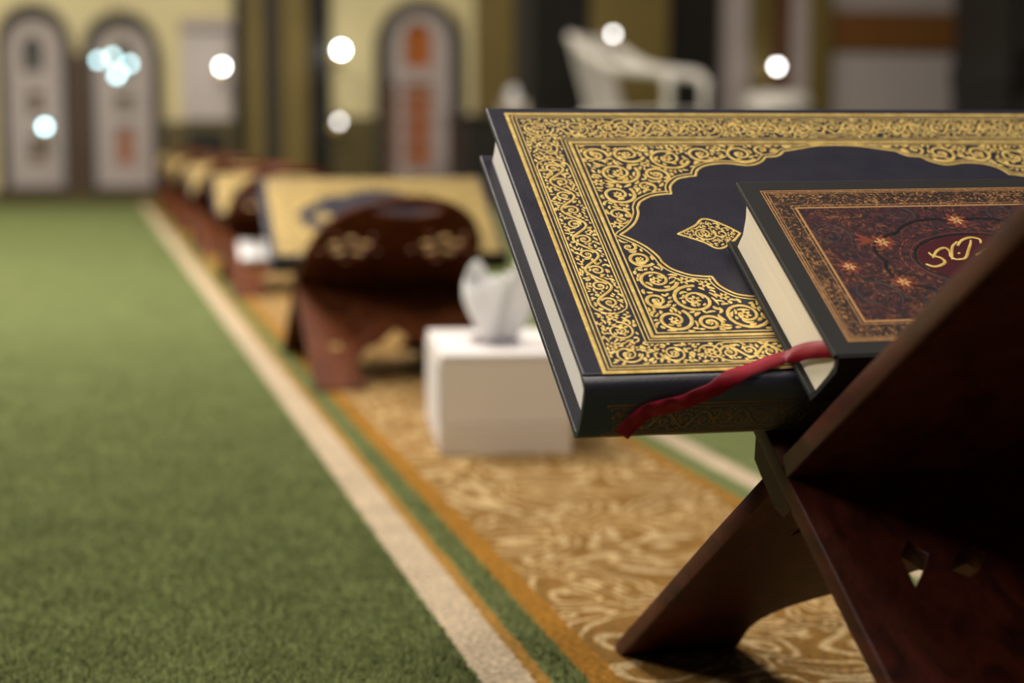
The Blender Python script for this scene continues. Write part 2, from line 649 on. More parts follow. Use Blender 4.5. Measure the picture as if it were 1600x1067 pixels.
class Orn:
    def __init__(self, w, h, res=0.3):
        self.res = res
        self.occ = np.zeros((int(h / res) + 40, int(w / res) + 40), bool)
        self.v, self.f = [], []

    def mark(self, x, y, r):
        k = r / self.res
        cx, cy = x / self.res + 10, y / self.res + 10
        x0, x1, y0, y1 = int(cx - k), int(cx + k) + 2, int(cy - k), int(cy + k) + 2
        if x0 < 0 or y0 < 0 or x1 > self.occ.shape[1] or y1 > self.occ.shape[0]:
            return
        yy, xx = np.ogrid[y0:y1, x0:x1]
        self.occ[y0:y1, x0:x1] |= (xx - cx) ** 2 + (yy - cy) ** 2 <= k * k

    def free(self, x, y):
        j, i = int(y / self.res + 10), int(x / self.res + 10)
        if j < 0 or i < 0 or j >= self.occ.shape[0] or i >= self.occ.shape[1]:
            return False
        return not self.occ[j, i]

    def stroke(self, pts, width, closed=False, h=0.11, mark=True, gap=0.35):
        P = np.array(pts, float)
        n = len(P)
        if n < 2:
            return
        if isinstance(width, (int, float)):
            wd = np.full(n, float(width))
        else:
            wd = np.array(width, float)
        if closed:
            T = np.roll(P, -1, 0) - np.roll(P, 1, 0)
        else:
            T = np.gradient(P, axis=0)
        T /= np.maximum(np.linalg.norm(T, axis=1, keepdims=True), 1e-9)
        N = np.stack([-T[:, 1], T[:, 0]], 1)
        b = len(self.v)
        for i in range(n):
            a = P[i] + N[i] * wd[i] / 2
            c = P[i] - N[i] * wd[i] / 2
            self.v += [(a[0], a[1], 0.02), (P[i][0], P[i][1], 0.02 + h * min(1, wd[i])), (c[0], c[1], 0.02)]
        for i in range(n if closed else n - 1):
            j = (i + 1) % n
            p, q = b + 3 * i, b + 3 * j
            self.f += [(p, p + 1, q + 1, q), (p + 1, p + 2, q + 2, q + 1)]
        if mark:
            for i in range(n if closed else n - 1):
                j = (i + 1) % n
                d = np.linalg.norm(P[j] - P[i])
                k = max(1, int(d / 0.5))
                for s in range(k):
                    q = P[i] + (P[j] - P[i]) * s / k
                    self.mark(q[0], q[1], wd[i] / 2 + gap)

    def rect(self, x0, x1, y0, y1, w, **kw):
        # mitred frame of four strokes with inner/outer corners
        for (a, b, c, d) in (((x0, y0), (x1, y0), (0, 1), 0), ((x1, y0), (x1, y1), (-1, 0), 0),
                             ((x1, y1), (x0, y1), (0, -1), 0), ((x0, y1), (x0, y0), (1, 0), 0)):
            a, b = np.array(a, float), np.array(b, float)
            t = (b - a) / np.linalg.norm(b - a)
            nn = np.array(c, float)
            h = w / 2
            i0 = len(self.v)
            pts = [a - t * h - nn * h, a, a + t * h + nn * h, b + t * h - nn * h, b, b - t * h + nn * h]
            for k, p in enumerate(pts):
                self.v.append((p[0], p[1], 0.02 + (0.06 * min(1, w) if k in (1, 4) else 0)))
            self.f += [(i0, i0 + 3, i0 + 4, i0 + 1), (i0 + 1, i0 + 4, i0 + 5, i0 + 2)]
            L = np.linalg.norm(b - a)
            for s in range(int(L / 0.5) + 1):
                q = a + t * s * 0.5
                self.mark(q[0], q[1], h + 0.25)

    def spiral(self, cx, cy, R, a0, turns, cw, w0):
        n = int(16 * turns) + 4
        pts, wd = [], []
        for i in range(n):
            s = i / (n - 1)
            r = R * (1 - 0.78 * s ** 0.9)
            a = a0 + (-1 if cw else 1) * 2 * math.pi * turns * s
            pts.append((cx + r * math.cos(a), cy + r * math.sin(a)))
            wd.append(w0 * (1.0 - 0.35 * s))
        self.stroke(pts, wd)
        return pts

    def leaf(self, x, y, a, L, w, bend, check=True):
        n = 7
        pts, wd = [], []
        ang = a
        px, py = x, y
        for i in range(n):
            s = i / (n - 1)
            pts.append((px, py))
            wd.append(max(0.12, w * math.sin(math.pi * min(1, 0.12 + 0.88 * s)) ** 0.8))
            px += math.cos(ang) * L / (n - 1)
            py += math.sin(ang) * L / (n - 1)
            ang += bend / (n - 1)
        if check and not all(self.free(*p) for p in pts):
            return False
        self.stroke(pts, wd, gap=0.22)
        return True

    def flower(self, x, y, r, k=5, a0=0.0):
        for i in range(k):
            a = a0 + 2 * math.pi * i / k
            self.leaf(x + 0.28 * r * math.cos(a), y + 0.28 * r * math.sin(a), a, r * 0.8, r * 0.55, 0.3, False)

    def scatter(self, inside, bounds, tries, L=(1.8, 4.2), w=(0.8, 1.35), rng=random):
        x0, x1, y0, y1 = bounds
        for _ in range(tries):
            x, y = rng.uniform(x0, x1), rng.uniform(y0, y1)
            if not self.free(x, y) or not inside(x, y):
                continue
            l = rng.uniform(*L)
            a = rng.uniform(0, 6.283)
            bd = rng.choice((-1, 1)) * rng.uniform(0.6, 2.2)
            ex, ey = x + l * math.cos(a + bd / 2), y + l * math.sin(a + bd / 2)
            if inside(ex, ey):
                self.leaf(x, y, a, l, rng.uniform(*w), bd)

    def build(self, name, fn, mirror=None):
        v = list(self.v)
        f = list(self.f)
        if mirror is not None:
            n = len(v)
            v += [(2 * mirror - x, y, z) for x, y, z in self.v]
            f += [tuple(n + i for i in reversed(q)) for q in self.f]
        return mesh(name, [fn(p) for p in v], f)


def vine(o, path, amp, period, w=1.1, phase=0.0, rng=random):
    """scrolling vine along a straight path ((x0,y0),(x1,y1)) with a spiral in every bend"""
    a, b = np.array(path[0], float), np.array(path[1], float)
    L = np.linalg.norm(b - a)
    t = (b - a) / L
    nn = np.array([-t[1], t[0]])
    n = int(L / 0.8)
    pts = []
    for i in range(n + 1):
        s = L * i / n
        pts.append(a + t * s + nn * amp * math.sin(2 * math.pi * s / period + phase))
    o.stroke(pts, w)
    k = 0
    s = period * (0.25 - phase / (2 * math.pi))
    base = math.atan2(t[1], t[0])
    while s < L - period * 0.15:
        sgn = math.copysign(1, math.sin(2 * math.pi * s / period + phase))
        if s > period * 0.15:
            c = a + t * s + nn * (-sgn * amp * 0.18)
            o.spiral(c[0], c[1], amp * 0.86, base + sgn * 1.2, 1.35, sgn > 0, w * 0.95)
            o.flower(c[0], c[1], amp * 0.22, 5, rng.uniform(0, 6))
        s += period / 2


# scalloped medallion profile (upper left quarter, mm from the cover's lower left corner), split at its cusps
BL_, BW_, BT_ = 0.36, 0.232, 0.0313
MIDY = 232 - 120.3
Q = [[(42.5, 120.5), (47.5, 116.0), (52.5, 110.0), (56.0, 102.5), (57.0, 97.0)],
     [(57.0, 97.0), (60.0, 91.5), (66.7, 86.6), (73.0, 85.0), (77.4, 84.6)],
     [(77.4, 84.6), (79.0, 77.4), (84.3, 71.0), (90.0, 68.8), (94.6, 68.0)],
     [(94.6, 68.0), (97.4, 62.2), (104, 57.6), (114.6, 56.2), (125.5, 58.2), (133, 55.0), (137.2, 50.0)],
     [(137.2, 50.0), (144, 49.0), (149.0, 44.2)],
     [(149.0, 44.2), (158.5, 41.6), (168.5, 38.9), (180, 38.0)]]
upper = []
for seg in Q:
    c_ = catmull(seg, 5)
    upper += [tuple(p) for p in c_[(1 if upper else 0):]]
upper = [(x, 232 - y) for x, y in upper]
lower = [(x, 2 * MIDY - y) for x, y in upper]
upper_a = np.array(upper)


def med_y(x):
    """half height of the medallion at x"""
    if x <= 42.5:
        return 0.0
    return float(np.interp(min(x, 360 - x), upper_a[:, 0], upper_a[:, 1])) - MIDY


FO = (9.9, 350.1, 7.0, 225.7)      # outer gilt frame
FI = (37.3, 322.7, 31.2, 196.8)    # inner gilt frame


def build_cover_ornament():
    rng = random.Random(11)
    out = {}
    # frames (whole cover)
    fr = Orn(360, 232)
    for off, w in ((0.0, 1.9), (2.3, 0.65), (4.2, 0.6)):
        fr.rect(FO[0] + off, FO[1] - off, FO[2] + off, FO[3] - off, w)
    for off, w in ((0.0, 1.7), (-2.1, 0.6), (-4.0, 0.6), (2.6, 0.8)):
        fr.rect(FI[0] + off, FI[1] - off, FI[2] + off, FI[3] - off, w)
    out['gilt_frame'] = fr, None
    # border scrollwork, left half
    bo = Orn(360, 232)
    bo.occ = fr.occ.copy()
    bx0, bx1 = FO[0] + 5.0, FI[0] - 4.9
    by0, by1 = FO[2] + 5.0, FI[2] - 4.9
    ty0, ty1 = FI[3] + 4.9, FO[3] - 5.0
    xm, ym_, tm = (bx0 + bx1) / 2, (by0 + by1) / 2, (ty0 + ty1) / 2

    def cart(p0, p1, half, horizontal):
        """cartouche outline with waisted ends"""
        pts = []
        L = p1 - p0
        prof = [(0, 0.25), (0.02, 0.55), (0.06, 0.88), (0.11, 1.0)]
        prof = [(a * min(1, 60 / L), b) for a, b in prof]
        seq = prof + [(1 - a, b) for a, b in reversed(prof)]
        for a, b in seq:
            pts.append((p0 + a * L, b * half))
        for a, b in reversed(seq):
            pts.append((p0 + a * L, -b * half))
        return pts
    hw = (bx1 - bx0) / 2 - 0.5
    hb = (by1 - by0) / 2 - 0.4
    ht = (ty1 - ty0) / 2 - 0.4
    for p0, p1 in ((52, 183),):
        bo.stroke([(xm - y, x) for x, y in cart(232 - p1, 232 - p0, hw, False)], 0.8, True)
    for p0, p1 in ((62, 122), (124, 236)):
        for yy, hh in ((ym_, hb), (tm, ht)):
            c_ = [(x, yy + y) for x, y in cart(p0, p1, hh, True)]
            if p1 > 180:
                c_ = [q for q in c_ if q[0] <= 180]
                k = max(range(len(c_) - 1), key=lambda i: abs(c_[i + 1][1] - c_[i][1]) if c_[i][0] > 150 or c_[i + 1][0] > 150 else -1)
                up_ = [(180, yy + hh)] + [q for q in reversed(c_[:k + 1])]
                dn = [q for q in reversed(c_[k + 1:])]
                bo.stroke(up_[::-1], 0.8)
                bo.stroke([(180, yy - hh)] + dn[::-1], 0.8)
            else:
                bo.stroke(c_, 0.8, True)
    # corner outlines
    for yA, yB, yc in ((by0, 232 - 185, ym_), (232 - 50, ty1, tm)):
        pass
    hwv = hw - 1.0
    # vines
    vine(bo, ((xm, 232 - 181), (xm, 232 - 54)), hwv * 0.62, 25.4, 1.35, 0, rng)
    for yy, hh in ((ym_, hb), (tm, ht)):
        vine(bo, ((64, yy), (120, yy)), hh * 0.6, 18.6, 1.25, 0, rng)
        vine(bo, ((126, yy), (180, yy)), hh * 0.6, 18.0, 1.25, 0, rng)
    # corners: big spirals
    for cy, sg in ((232 - 196, 1), (232 - 40, -1)):
        bo.spiral(xm, cy, hwv * 0.95, 1.57 * sg, 1.7, sg > 0, 1.1)
        bo.flower(xm, cy, 2.0)
    for yy, hh in ((ym_, hb), (tm, ht)):
        bo.spiral(xm - 0.5, yy, hh * 0.95, 0, 1.7, True, 1.1)
        bo.spiral(xm + 20, yy, hh * 0.9, 3.14, 1.7, False, 1.1)
        bo.spiral(xm + 37, yy, hh * 0.85, 3.14, 1.6, True, 1.1)
        bo.flower(xm - .5, yy, 1.8)
        bo.flower(xm + 20, yy, 1.8)
        bo.flower(60.8, yy, 2.4, 6)
        bo.flower(123, yy, 2.4, 6)
    for yy in (232 - 50.5, 232 - 184.5):
        bo.flower(xm, yy, 2.6, 6)

    def in_border(x, y):
        if not (bx0 + .3 < x < 180 and by0 + .3 < y < ty1 - .3):
            return False
        return x < bx1 - .3 or y < by1 - .3 or y > ty0 + .3
    bo.scatter(in_border, (bx0, bx1, by0, ty1), 9000, (1.6, 4.2), (0.95, 1.5), rng)
    bo.scatter(in_border, (bx1, 180, by0, by1), 6000, (1.6, 4.2), (0.95, 1.5), rng)
    bo.scatter(in_border, (bx1, 180, ty0, ty1), 6000, (1.6, 4.2), (0.95, 1.5), rng)
    out['gilt_border_scrolls'] = bo, 180
    # medallion outline
    mo = Orn(360, 232)
    outline = lower[::-1][:-1] + upper            # from bottom centre to the tip to top centre
    mo.stroke(outline, 1.25, gap=0.5)
    A_ = np.array(outline)
    T = np.gradient(A_, axis=0)
    T /= np.linalg.norm(T, axis=1, keepdims=True)
    N = np.stack([-T[:, 1], T[:, 0]], 1)
    sgn = 1 if (A_[len(A_) // 2] + N[len(A_) // 2])[0] < 42 else -1
    off = A_ + sgn * N * 2.3
    keep = [tuple(p) for p in off if not (FI[0] + 3 < p[0] and abs(p[1] - MIDY) < med_y(p[0]) + 1.2) and p[0] > FI[0] + 1.6]
    # split where points were dropped
    run = [keep[0]]
    for p in keep[1:]:
        if math.dist(p, run[-1]) > 6:
            mo.stroke(run, 0.8)
            run = []
        run.append(p)
    mo.stroke(run, 0.8)
    out['gilt_medallion_outline'] = mo, 180
    # spandrel scrolls
    sp = Orn(360, 232)
    sp.occ = fr.occ | mo.occ

    def inside(x, y, mg=0.0):
        if not (FI[0] + 3.0 + mg < x < 180 and FI[2] + 3.0 + mg < y < FI[3] - 3.0 - mg):
            return False
        return abs(y - MIDY) > med_y(x) + 3.2 + mg
    gx, gy = np.meshgrid(np.arange(FI[0] + 2, 180, 1.0), np.arange(FI[2] + 2, FI[3] - 2, 1.0))
    ok = np.array([[inside(x, y) for x, y in zip(r1, r2)] for r1, r2 in zip(gx, gy)])
    bpts = np.array([(p[0], p[1]) for p in keep] +
                    [(FI[0] + 2.6, y) for y in np.arange(FI[2], FI[3], 2)] +
                    [(x, FI[2] + 2.6) for x in np.arange(FI[0], 180, 2)] +
                    [(x, FI[3] - 2.6) for x in np.arange(FI[0], 180, 2)])
    D = np.full(gx.shape, 99.0)
    for p in bpts:
        D = np.minimum(D, np.hypot(gx - p[0], gy - p[1]))
    D[~ok] = -1
    circles = []
    for _ in range(120):
        S_ = np.minimum(D, 11.5) + np.array([rng.random() for _ in range(D.size)]).reshape(D.shape) * 0.2
        i = np.unravel_index(np.argmax(S_), D.shape)
        r = min(D[i], 11.5) - 0.4
        if r < 2.6:
            break
        circles.append((gx[i], gy[i], r))
        D = np.minimum(D, np.hypot(gx - gx[i], gy - gy[i]) - r)
    for x, y, r in circles:
        cw = rng.random() < 0.5
        a0 = math.atan2(MIDY - y, 180 - x) + rng.uniform(-1, 1)
        if r > 6:
            sp.spiral(x, y, r, a0, 1.55, cw, 1.9)
            sp.flower(x, y, r * 0.26, 6, rng.uniform(0, 6))
            for k in range(5):
                a = a0 + (1 if not cw else -1) * (0.6 + k * 1.1)
                rr = r * (0.97 - 0.1 * k * 0.5)
                sp.leaf(x + (rr - 1.3) * math.cos(a), y + (rr - 1.3) * math.sin(a), a + math.pi + (0.8 if cw else -0.8), r * 0.36, 1.6, 1.2 if cw else -1.2)
        elif r > 3.6:
            sp.spiral(x, y, r, a0, 1.1, cw, 1.6)
            sp.flower(x, y, r * 0.3, 5)
        else:
            sp.flower(x, y, r, 6, a0)
    sp.scatter(lambda x, y: inside(x, y, -0.6), (FI[0], 180, FI[2], FI[3]), 30000, (2.4, 7.0), (1.2, 2.0), rng)
    out['gilt_corner_scrolls'] = sp, 180
    # rosette (diamond cartouche) at each end of the medallion
    ro = Orn(360, 232)
    cx, cy = 86.5, MIDY
    qd = [(71, 0), (76, 3.2), (82, 7.5), (86.5, 12.5), (91, 11.6), (97, 6.2), (102, 0)]
    dia = catmull(qd, 4)
    dia = [tuple(p) for p in dia] + [(x, -y) for x, y in reversed(dia[1:-1])]
    dia = [(x, cy + y) for x, y in dia]
    ro.stroke(dia, 1.3, True)
    ro.spiral(84, cy, 6.2, 0.5, 1.5, True, 1.1)
    ro.spiral(92.5, cy, 3.8, 2.5, 1.2, False, 1.0)
    ro.flower(84, cy, 1.6)
    dn_ = np.array(dia)

    def in_d(x, y):
        return np.interp(x, [p[0] for p in qd], [p[1] for p in qd]) - 1.0 > abs(y - cy) and 73 < x < 100
    ro.scatter(in_d, (71, 102, cy - 13, cy + 13), 2500, (1.2, 3.0), (0.7, 1.1), rng)
    out['gilt_rosette'] = ro, 180
    return out


ORN = build_cover_ornament()


def spine_ornament():
    rng = random.Random(5)
    o = Orn(360, 40)
    for off, w in ((0, 0.7), (1.6, 0.5)):
        o.rect(11 + off, 349 - off, 3.4 + off, 20.5 - off, w)
    for p0 in (22, 112, 202, 292):
        pass
    vine(o, ((16, 12), (344, 12)), 4.4, 17, 0.8, 0, rng)
    o.scatter(lambda x, y: 13.6 < x < 346 and 6 < y < 18, (13, 347, 5, 19), 9000, (1.2, 3.0), (0.6, 1.0), rng)
    return o


# ------------------------------------------------------------------ big gilt book
# book frame: x along the spine, y up the board, z out of the cover
TB = 0.0030


def make_big_book(name, label, group):
    r = thing(name, label, 'book', group=group)
    obj('back_cover', box('back_cover', 0, BL_, 0.003, BW_, 0, TB, .0007), M['navy'], r)
    fc = obj('front_cover', box('front_cover', 0, BL_, 0.006, BW_, BT_ - TB, BT_, .0009), M['navy'], r)
    # rounded shoulder and spine
    T = BT_
    prof = [(0.0095, T - .0022), (0.0080, T - .0006), (0.0062, T - .0012), (0.0047, T - .0004), (0.0028, T - .0004), (0.0008, T - .0016), (-0.0006, T - .0038), (-0.0018, T - .0075),
            (-0.0024, T * .5), (-0.0018, .0075), (-0.0004, .0030), (0.0012, .0008), (0.0038, 0.0002), (0.0038, .0028),
            (0.0016, .0042), (0.0008, .0085), (0.0004, T * .5), (0.0008, T - .0085), (0.0016, T - .0042), (0.0050, T - .0032)]
    sp = obj('spine', prism('spine', prof, 0.0, BL_, True), M['navy'], r)
    # page block with a hollow fore-edge and rounded back
    pp = [(0.0030, TB), (0.0012, T * .5), (0.0030, T - TB), (BW_ - .006, T - TB), (BW_ - .0075, T * .72), (BW_ - .008, T * .5), (BW_ - .0075, T * .28), (BW_ - .006, TB)]
    obj('page_block', prism('page_block', pp, 0.0058, BL_ - .0058), M['page'], r)
    obj('headband', prism('headband', [(0.0034, TB + .001), (0.0016, T * .5), (0.0034, T - TB - .001), (0.0056, T - TB - .001), (0.0040, T * .5), (0.0056, TB + .001)], 0.0046, 0.0060), M['page'], r)
    for nm, (o, mir) in ORN.items():
        P = lambda p: (p[0] / 1000, p[1] / 1000, BT_ + p[2] / 1000)
        if nm == 'gilt_rosette':
            obj(nm, o.build(nm, P), M['gold'], fc)
            me = o.build(nm, lambda p: P((360 - p[0], p[1], p[2])))
            me.flip_normals()
            obj(nm, me, M['gold'], fc)
            continue
        g_ = obj(nm, o.build(nm, P, mir), M['gold'], fc)
        if nm != 'gilt_medallion_outline':
            g_['kind'] = 'stuff'
    so = spine_ornament()
    # spine panel lies on the outside of the spine: ornament y -> book z
    zs = np.array([.0030, .0075, T * .5, T - .0075, T - .0038])
    ys = np.array([-.0004, -.0018, -.0024, -.0018, -.0006])

    def on_spine(p):
        z = p[1] / 1000
        return (p[0] / 1000, float(np.interp(z, zs, ys)) - p[2] / 1000 - .00012, z)
    me = so.build('gilt_spine_panel', on_spine)
    obj('gilt_spine_panel', me, M['gold_shade'], sp)['kind'] = 'stuff'
    return r


AL, PH = 0.5255, -0.005
ROT = Matrix.Rotation(PH, 4, 'Z') @ Matrix.Rotation(AL, 4, 'X')
H0 = Vector((0.1979, 0.7310, 0.1701))
BK = 'closed navy and gilt books laid on the stands'
book = make_big_book('hardcover_book', 'large closed navy book with gilt arabesque cover on the nearest stand, in sharp focus', BK)
book.location = H0
book.rotation_euler = ROT.to_euler()


def bp(u, q, n):
    """point of the big book's frame (u along, q down from the top edge, n above the front cover)"""
    return H0 + ROT.to_3x3() @ Vector((u, BW_ - q, BT_ + n))


# ------------------------------------------------------------------ small ornate book on top
SL, SW, ST = 0.19, 0.134, 0.034
m = mat('burgundy printed field', (0.05, 0.015, 0.012), 0.45)
t = NT(m)
co = t.coords()
vo = t.n('ShaderNodeTexVoronoi')
vo.inputs['Scale'].default_value = 420
t.l(co, vo.inputs['Vector'])
nz = t.noise(co, 260, 4, 0.7, 1.5)
nz2 = t.noise(co, 45, 3, 0.6, 0.8)
ca = t.ramp(nz, [(0.38, (0.006, 0.005, 0.007)), (0.48, (0.034, 0.007, 0.008)), (0.56, (0.085, 0.020, 0.011)), (0.68, (0.28, 0.12, 0.04))])
cb = t.ramp(nz, [(0.40, (0.006, 0.005, 0.008)), (0.50, (0.034, 0.006, 0.013)), (0.66, (0.085, 0.022, 0.020))])
t.base(t.mix(t.ramp(nz2, [(0.40, (0, 0, 0)), (0.6, (1, 1, 1))]), ca, cb))
M['field'] = m
m = mat('brown printed border', (0.06, 0.03, 0.015), 0.45)
t = NT(m)
nz = t.noise(t.coords(), 330, 3, 0.7, 2.0)
t.base(t.ramp(nz, [(0.42, (0.008, 0.007, 0.007)), (0.53, (0.060, 0.020, 0.010)), (0.64, (0.36, 0.18, 0.055))]))
M['border'] = m
M['copper'] = mat('copper gilt', (0.68, 0.36, 0.15), 0.40, 0.6)
M['burgundy'] = mat('burgundy medallion', (0.055, 0.004, 0.010), 0.4)
M['petal_red'] = mat('red petal print', (0.17, 0.030, 0.013), 0.45)
M['vine_dk'] = mat('dark vine print', (0.016, 0.013, 0.016), 0.5)

sb = thing('hardcover_book', 'small charcoal book with burgundy ornate cover lying on the big gilt book', 'book')
sb.location = bp(0.0925, 0.2490, 0.0002)
sb.rotation_euler = (ROT @ Matrix.Rotation(0.012, 4, 'Z')).to_euler()
FY0, FY1 = -0.0130, 0.1197      # front cover slides a little towards the hinge
obj('back_cover', box('back_cover', 0.001, SL, 0.0, 0.1180, 0, .0026, .0006), M['charcoal'], sb)
sfc = obj('front_cover', box('front_cover', -0.0006, SL, FY0, FY1, ST - .0026, ST, .0006), M['charcoal'], sb)
# page block leaning with the spine (hollow fore-edge)
z0, z1 = .0026, ST - .0026
prof = [(0.004, z0), (-0.0035, (z0 + z1) / 2), (FY0 + .004, z1), (FY1 - .0040, z1), (0.1108, z0 + (z1 - z0) * .6), (0.1100, z0 + (z1 - z0) * .3), (0.1130, z0)]
obj('page_block', prism('page_block', prof, 0.0042, SL - .004), M['page_cream'], sb)
prof = [(0.0, 0.0), (-0.004, .006), (-0.010, ST * .5), (FY0 - .0022, ST - .007), (FY0 - .001, ST - .0006), (FY0 + .003, ST - .0006), (FY0 + .0012, ST - .007), (-0.0078, ST * .5), (-0.0018, .0065), (0.002, .0024)]
obj('spine', prism('spine', prof, 0.0008, SL), M['charcoal'], sb)
SFT = ST + .00003


def scov(x, q):      # from the front cover's upper left corner (mm)
    return (x / 1000 - .0006, FY1 - q / 1000)


def flat(name, x0, x1, q0, q1, mt, z):
    a, b = scov(x0, q0), scov(x1, q1)
    o = obj(name, box(name, a[0], b[0], b[1], a[1], ST - .0001, ST + z), M[mt], sfc)
    return o


flat('border_print', 9.2, 180.8, 8.6, 124.0, 'border', .00006)
flat('field_print', 21.4, 168.6, 23.2, 110.8, 'field', .00012)


def small_orn(o, name, mt, zoff=0.0001, mirror=None):
    me = o.build(name, lambda p: (*scov(p[0], p[1]), ST + zoff + p[2] / 1000), mirror)
    bm = bmesh.new()
    bm.from_mesh(me)
    bmesh.ops.recalc_face_normals(bm, faces=bm.faces[:])
    bmesh.ops.reverse_faces(bm, faces=[f for f in bm.faces if f.normal.z < 0])
    bm.to_mesh(me)
    bm.free()
    return obj(name, me, M[mt], sfc)


o = Orn(190, 134)
for off, w in ((0, .55), (1.25, .55), (2.5, .3)):
    o.rect(9.2 + off, 180.8 - off, 8.6 + off, 124 - off, w)
for off, w in ((0, 1.1), (-1.9, .35)):
    o.rect(21.4 + off, 168.6 - off, 23.2 + off, 110.8 - off, w)
small_orn(o, 'copper_frame', 'copper')
# medallion
MX, MY = 95, 67
o = Orn(190, 134)
ell = lambda a, b, n=48: [(MX + a * math.cos(2 * math.pi * i / n), MY + b * math.sin(2 * math.pi * i / n)) for i in range(n)]
bm_v = [(*scov(x, y), ST + .00020) for x, y in ell(31, 18.5)]
me = mesh('medallion', [(x, y, z - .0003) for x, y, z in bm_v] + bm_v, [tuple(range(95, 47, -1))] + [(i, 48 + i, 48 + (i + 1) % 48, (i + 1) % 48) for i in range(48)])
obj('medallion', me, M['burgundy'], sfc)
o.stroke(ell(32.5, 19.8), 1.2, True)
lob = []
for i in range(96):
    a = 2 * math.pi * i / 96
    k = 1 + 0.09 * abs(math.sin(4 * a))
    lob.append((MX + 47 * k * math.cos(a), MY + 31 * k * math.sin(a)))
o.stroke(lob, 1.7, True)
for cx_, cy_, r_ in ((34, 92, 12), (30, 46, 10), (60, 98, 9), (70, 30, 7)):
    o.spiral(cx_, cy_, r_, 0.6, 1.5, True, 1.0)
small_orn(o, 'dark_vines', 'vine_dk', .00016, MX)
o = Orn(190, 134)
o.stroke(ell(34.2, 21.2), 0.4, True)
for i in range(40):
    a = 2 * math.pi * i / 40
    o.leaf(MX + 38.5 * math.cos(a), MY + 25 * math.sin(a), a + 1.2, 3.2, 1.1, 1.5, False)
small_orn(o, 'medallion_petals', 'petal_red', .00016)
for cx_, cy_, r_ in ((52, 52.6, 5.5), (29.6, 71, 4.6), (50, 83.6, 5.0), (95, 36, 5.5), (95, 98, 5.5), (140, 83, 5), (138, 52, 5.5), (160, 71, 4.6)):
    o = Orn(190, 134)
    for k in range(8):
        a = 2 * math.pi * k / 8 + .2
        o.leaf(cx_ + 1.2 * math.cos(a), cy_ + 1.2 * math.sin(a), a, r_, r_ * .5, .5, False)
    if cx_ == 52:
        for k in range(3):
            o.leaf(cx_ - 4, cy_ - 1.5, math.pi + .15 + (k - 1) * .45, 9, 2.6, 0.3 * (k - 1), False)
    fo = small_orn(o, 'flower_petals', 'petal_red', .00018)
    o = Orn(190, 134)
    for k in range(6):
        a = 2 * math.pi * k / 6
        o.leaf(cx_ + .4 * math.cos(a), cy_ + .4 * math.sin(a), a, r_ * .62, r_ * .3, .6, False)
    small_orn(o, 'flower_heart', 'copper', .00034)
# gilt calligraphy in the medallion
o = Orn(190, 134)


def pen(pts, w=1.2, n=5):
    c_ = catmull(pts, n)
    k = len(c_)
    o.stroke(c_, [w * (0.55 + 0.45 * math.sin(math.pi * (0.15 + 0.8 * i / (k - 1)))) for i in range(k)])


pen([(65.5, 70.5), (68.5, 72.5), (72.0, 71.8), (75.2, 69.4), (74.6, 66.0), (71.4, 64.0), (70.6, 61.6)], 1.5)
pen([(70.8, 66.0), (75.0, 60.6), (79.6, 58.2), (81.0, 61.0), (79.8, 65.2), (81.6, 67.8)], 1.5)
pen([(79.5, 67.5), (83.5, 58.0), (88.0, 53.4)], 1.3)
pen([(81.6, 67.6), (86.2, 66.5), (90.5, 60.2), (93.5, 55.5), (95.0, 52.5)], 1.4)
pen([(86.5, 57.0), (90.5, 52.6), (95.5, 50.4), (99.5, 52.0), (98.5, 55.5)], 1.5)
pen([(92.0, 64.5), (97.0, 61.5), (102.5, 58.0), (106, 61), (110, 66)], 1.4)
pen([(104, 70), (110, 74), (118, 70), (120, 62), (116, 58)], 1.5)
pen([(84.0, 63.2), (85.4, 62.4)], 1.2, 3)
small_orn(o, 'gilt_calligraphy', 'gold', .00034)

# ribbon bookmark of the small book, trailing over the big book's cover and spine
rib_pts = [(0.1060, 0.2540, 0.0290, 'page'), (0.0962, 0.2510, 0.0288, 'page'), (0.0946, 0.2440, 0.0235, 'page'), (0.0942, 0.2330, 0.0145, 'page'), (0.0936, 0.2245, 0.0062, 'page'),
           (0.0900, 0.2210, 0.0020, 'cover'), (0.0800, 0.2245, 0.0010, 'cover'), (0.0700, 0.2290, 0.0012, 'cover'), (0.0610, 0.2337, 0.0006, 'edge'),
           (0.0545, 0.2362, -0.0022, 'spine'), (0.0480, 0.2372, -0.0046, 'spine'), (0.0420, 0.2380, -0.0070, 'spine'), (0.0373, 0.2374, -0.0088, 'spine'), (0.0320, 0.2368, -0.0106, 'spine'),
           (0.0275, 0.2366, -0.0124, 'spine'), (0.0235, 0.2370, -0.0160, 'spine'), (0.0205, 0.2374, -0.0195, 'spine'), (0.0176, 0.2378, -0.0238, 'spine')]
nrm = {'page': Vector((-1, 0, 0.15)), 'cover': Vector((0, 0, 1)), 'edge': Vector((0, -.7, .7)), 'spine': Vector((0, -1, 0.12))}
cen = catmull([(u, BW_ - q, BT_ + n) for u, q, n, k in rib_pts], 5)
nn_ = catmull([tuple(nrm[k].normalized()) for *_, k in rib_pts], 5)
vv, ff = [], []
for i, (p, nr) in enumerate(zip(cen, nn_)):
    p, nr = Vector(p), Vector(nr).normalized()
    tg = (Vector(cen[min(i + 1, len(cen) - 1)]) - Vector(cen[max(i - 1, 0)])).normalized()
    sd = nr.cross(tg).normalized()
    hw_ = 0.0037
    for s_, h_ in ((-1, 0), (0, .0004 * math.sin(i * .7)), (1, 0)):
        vv.append(H0 + ROT.to_3x3() @ (p + sd * hw_ * s_ + nr * h_))
n_ = len(cen)
for i in range(n_ - 1):
    for k in range(2):
        ff.append((3 * i + k, 3 * i + k + 1, 3 * i + 4 + k, 3 * i + 3 + k))
me = mesh('ribbon_bookmark', vv, ff, True)
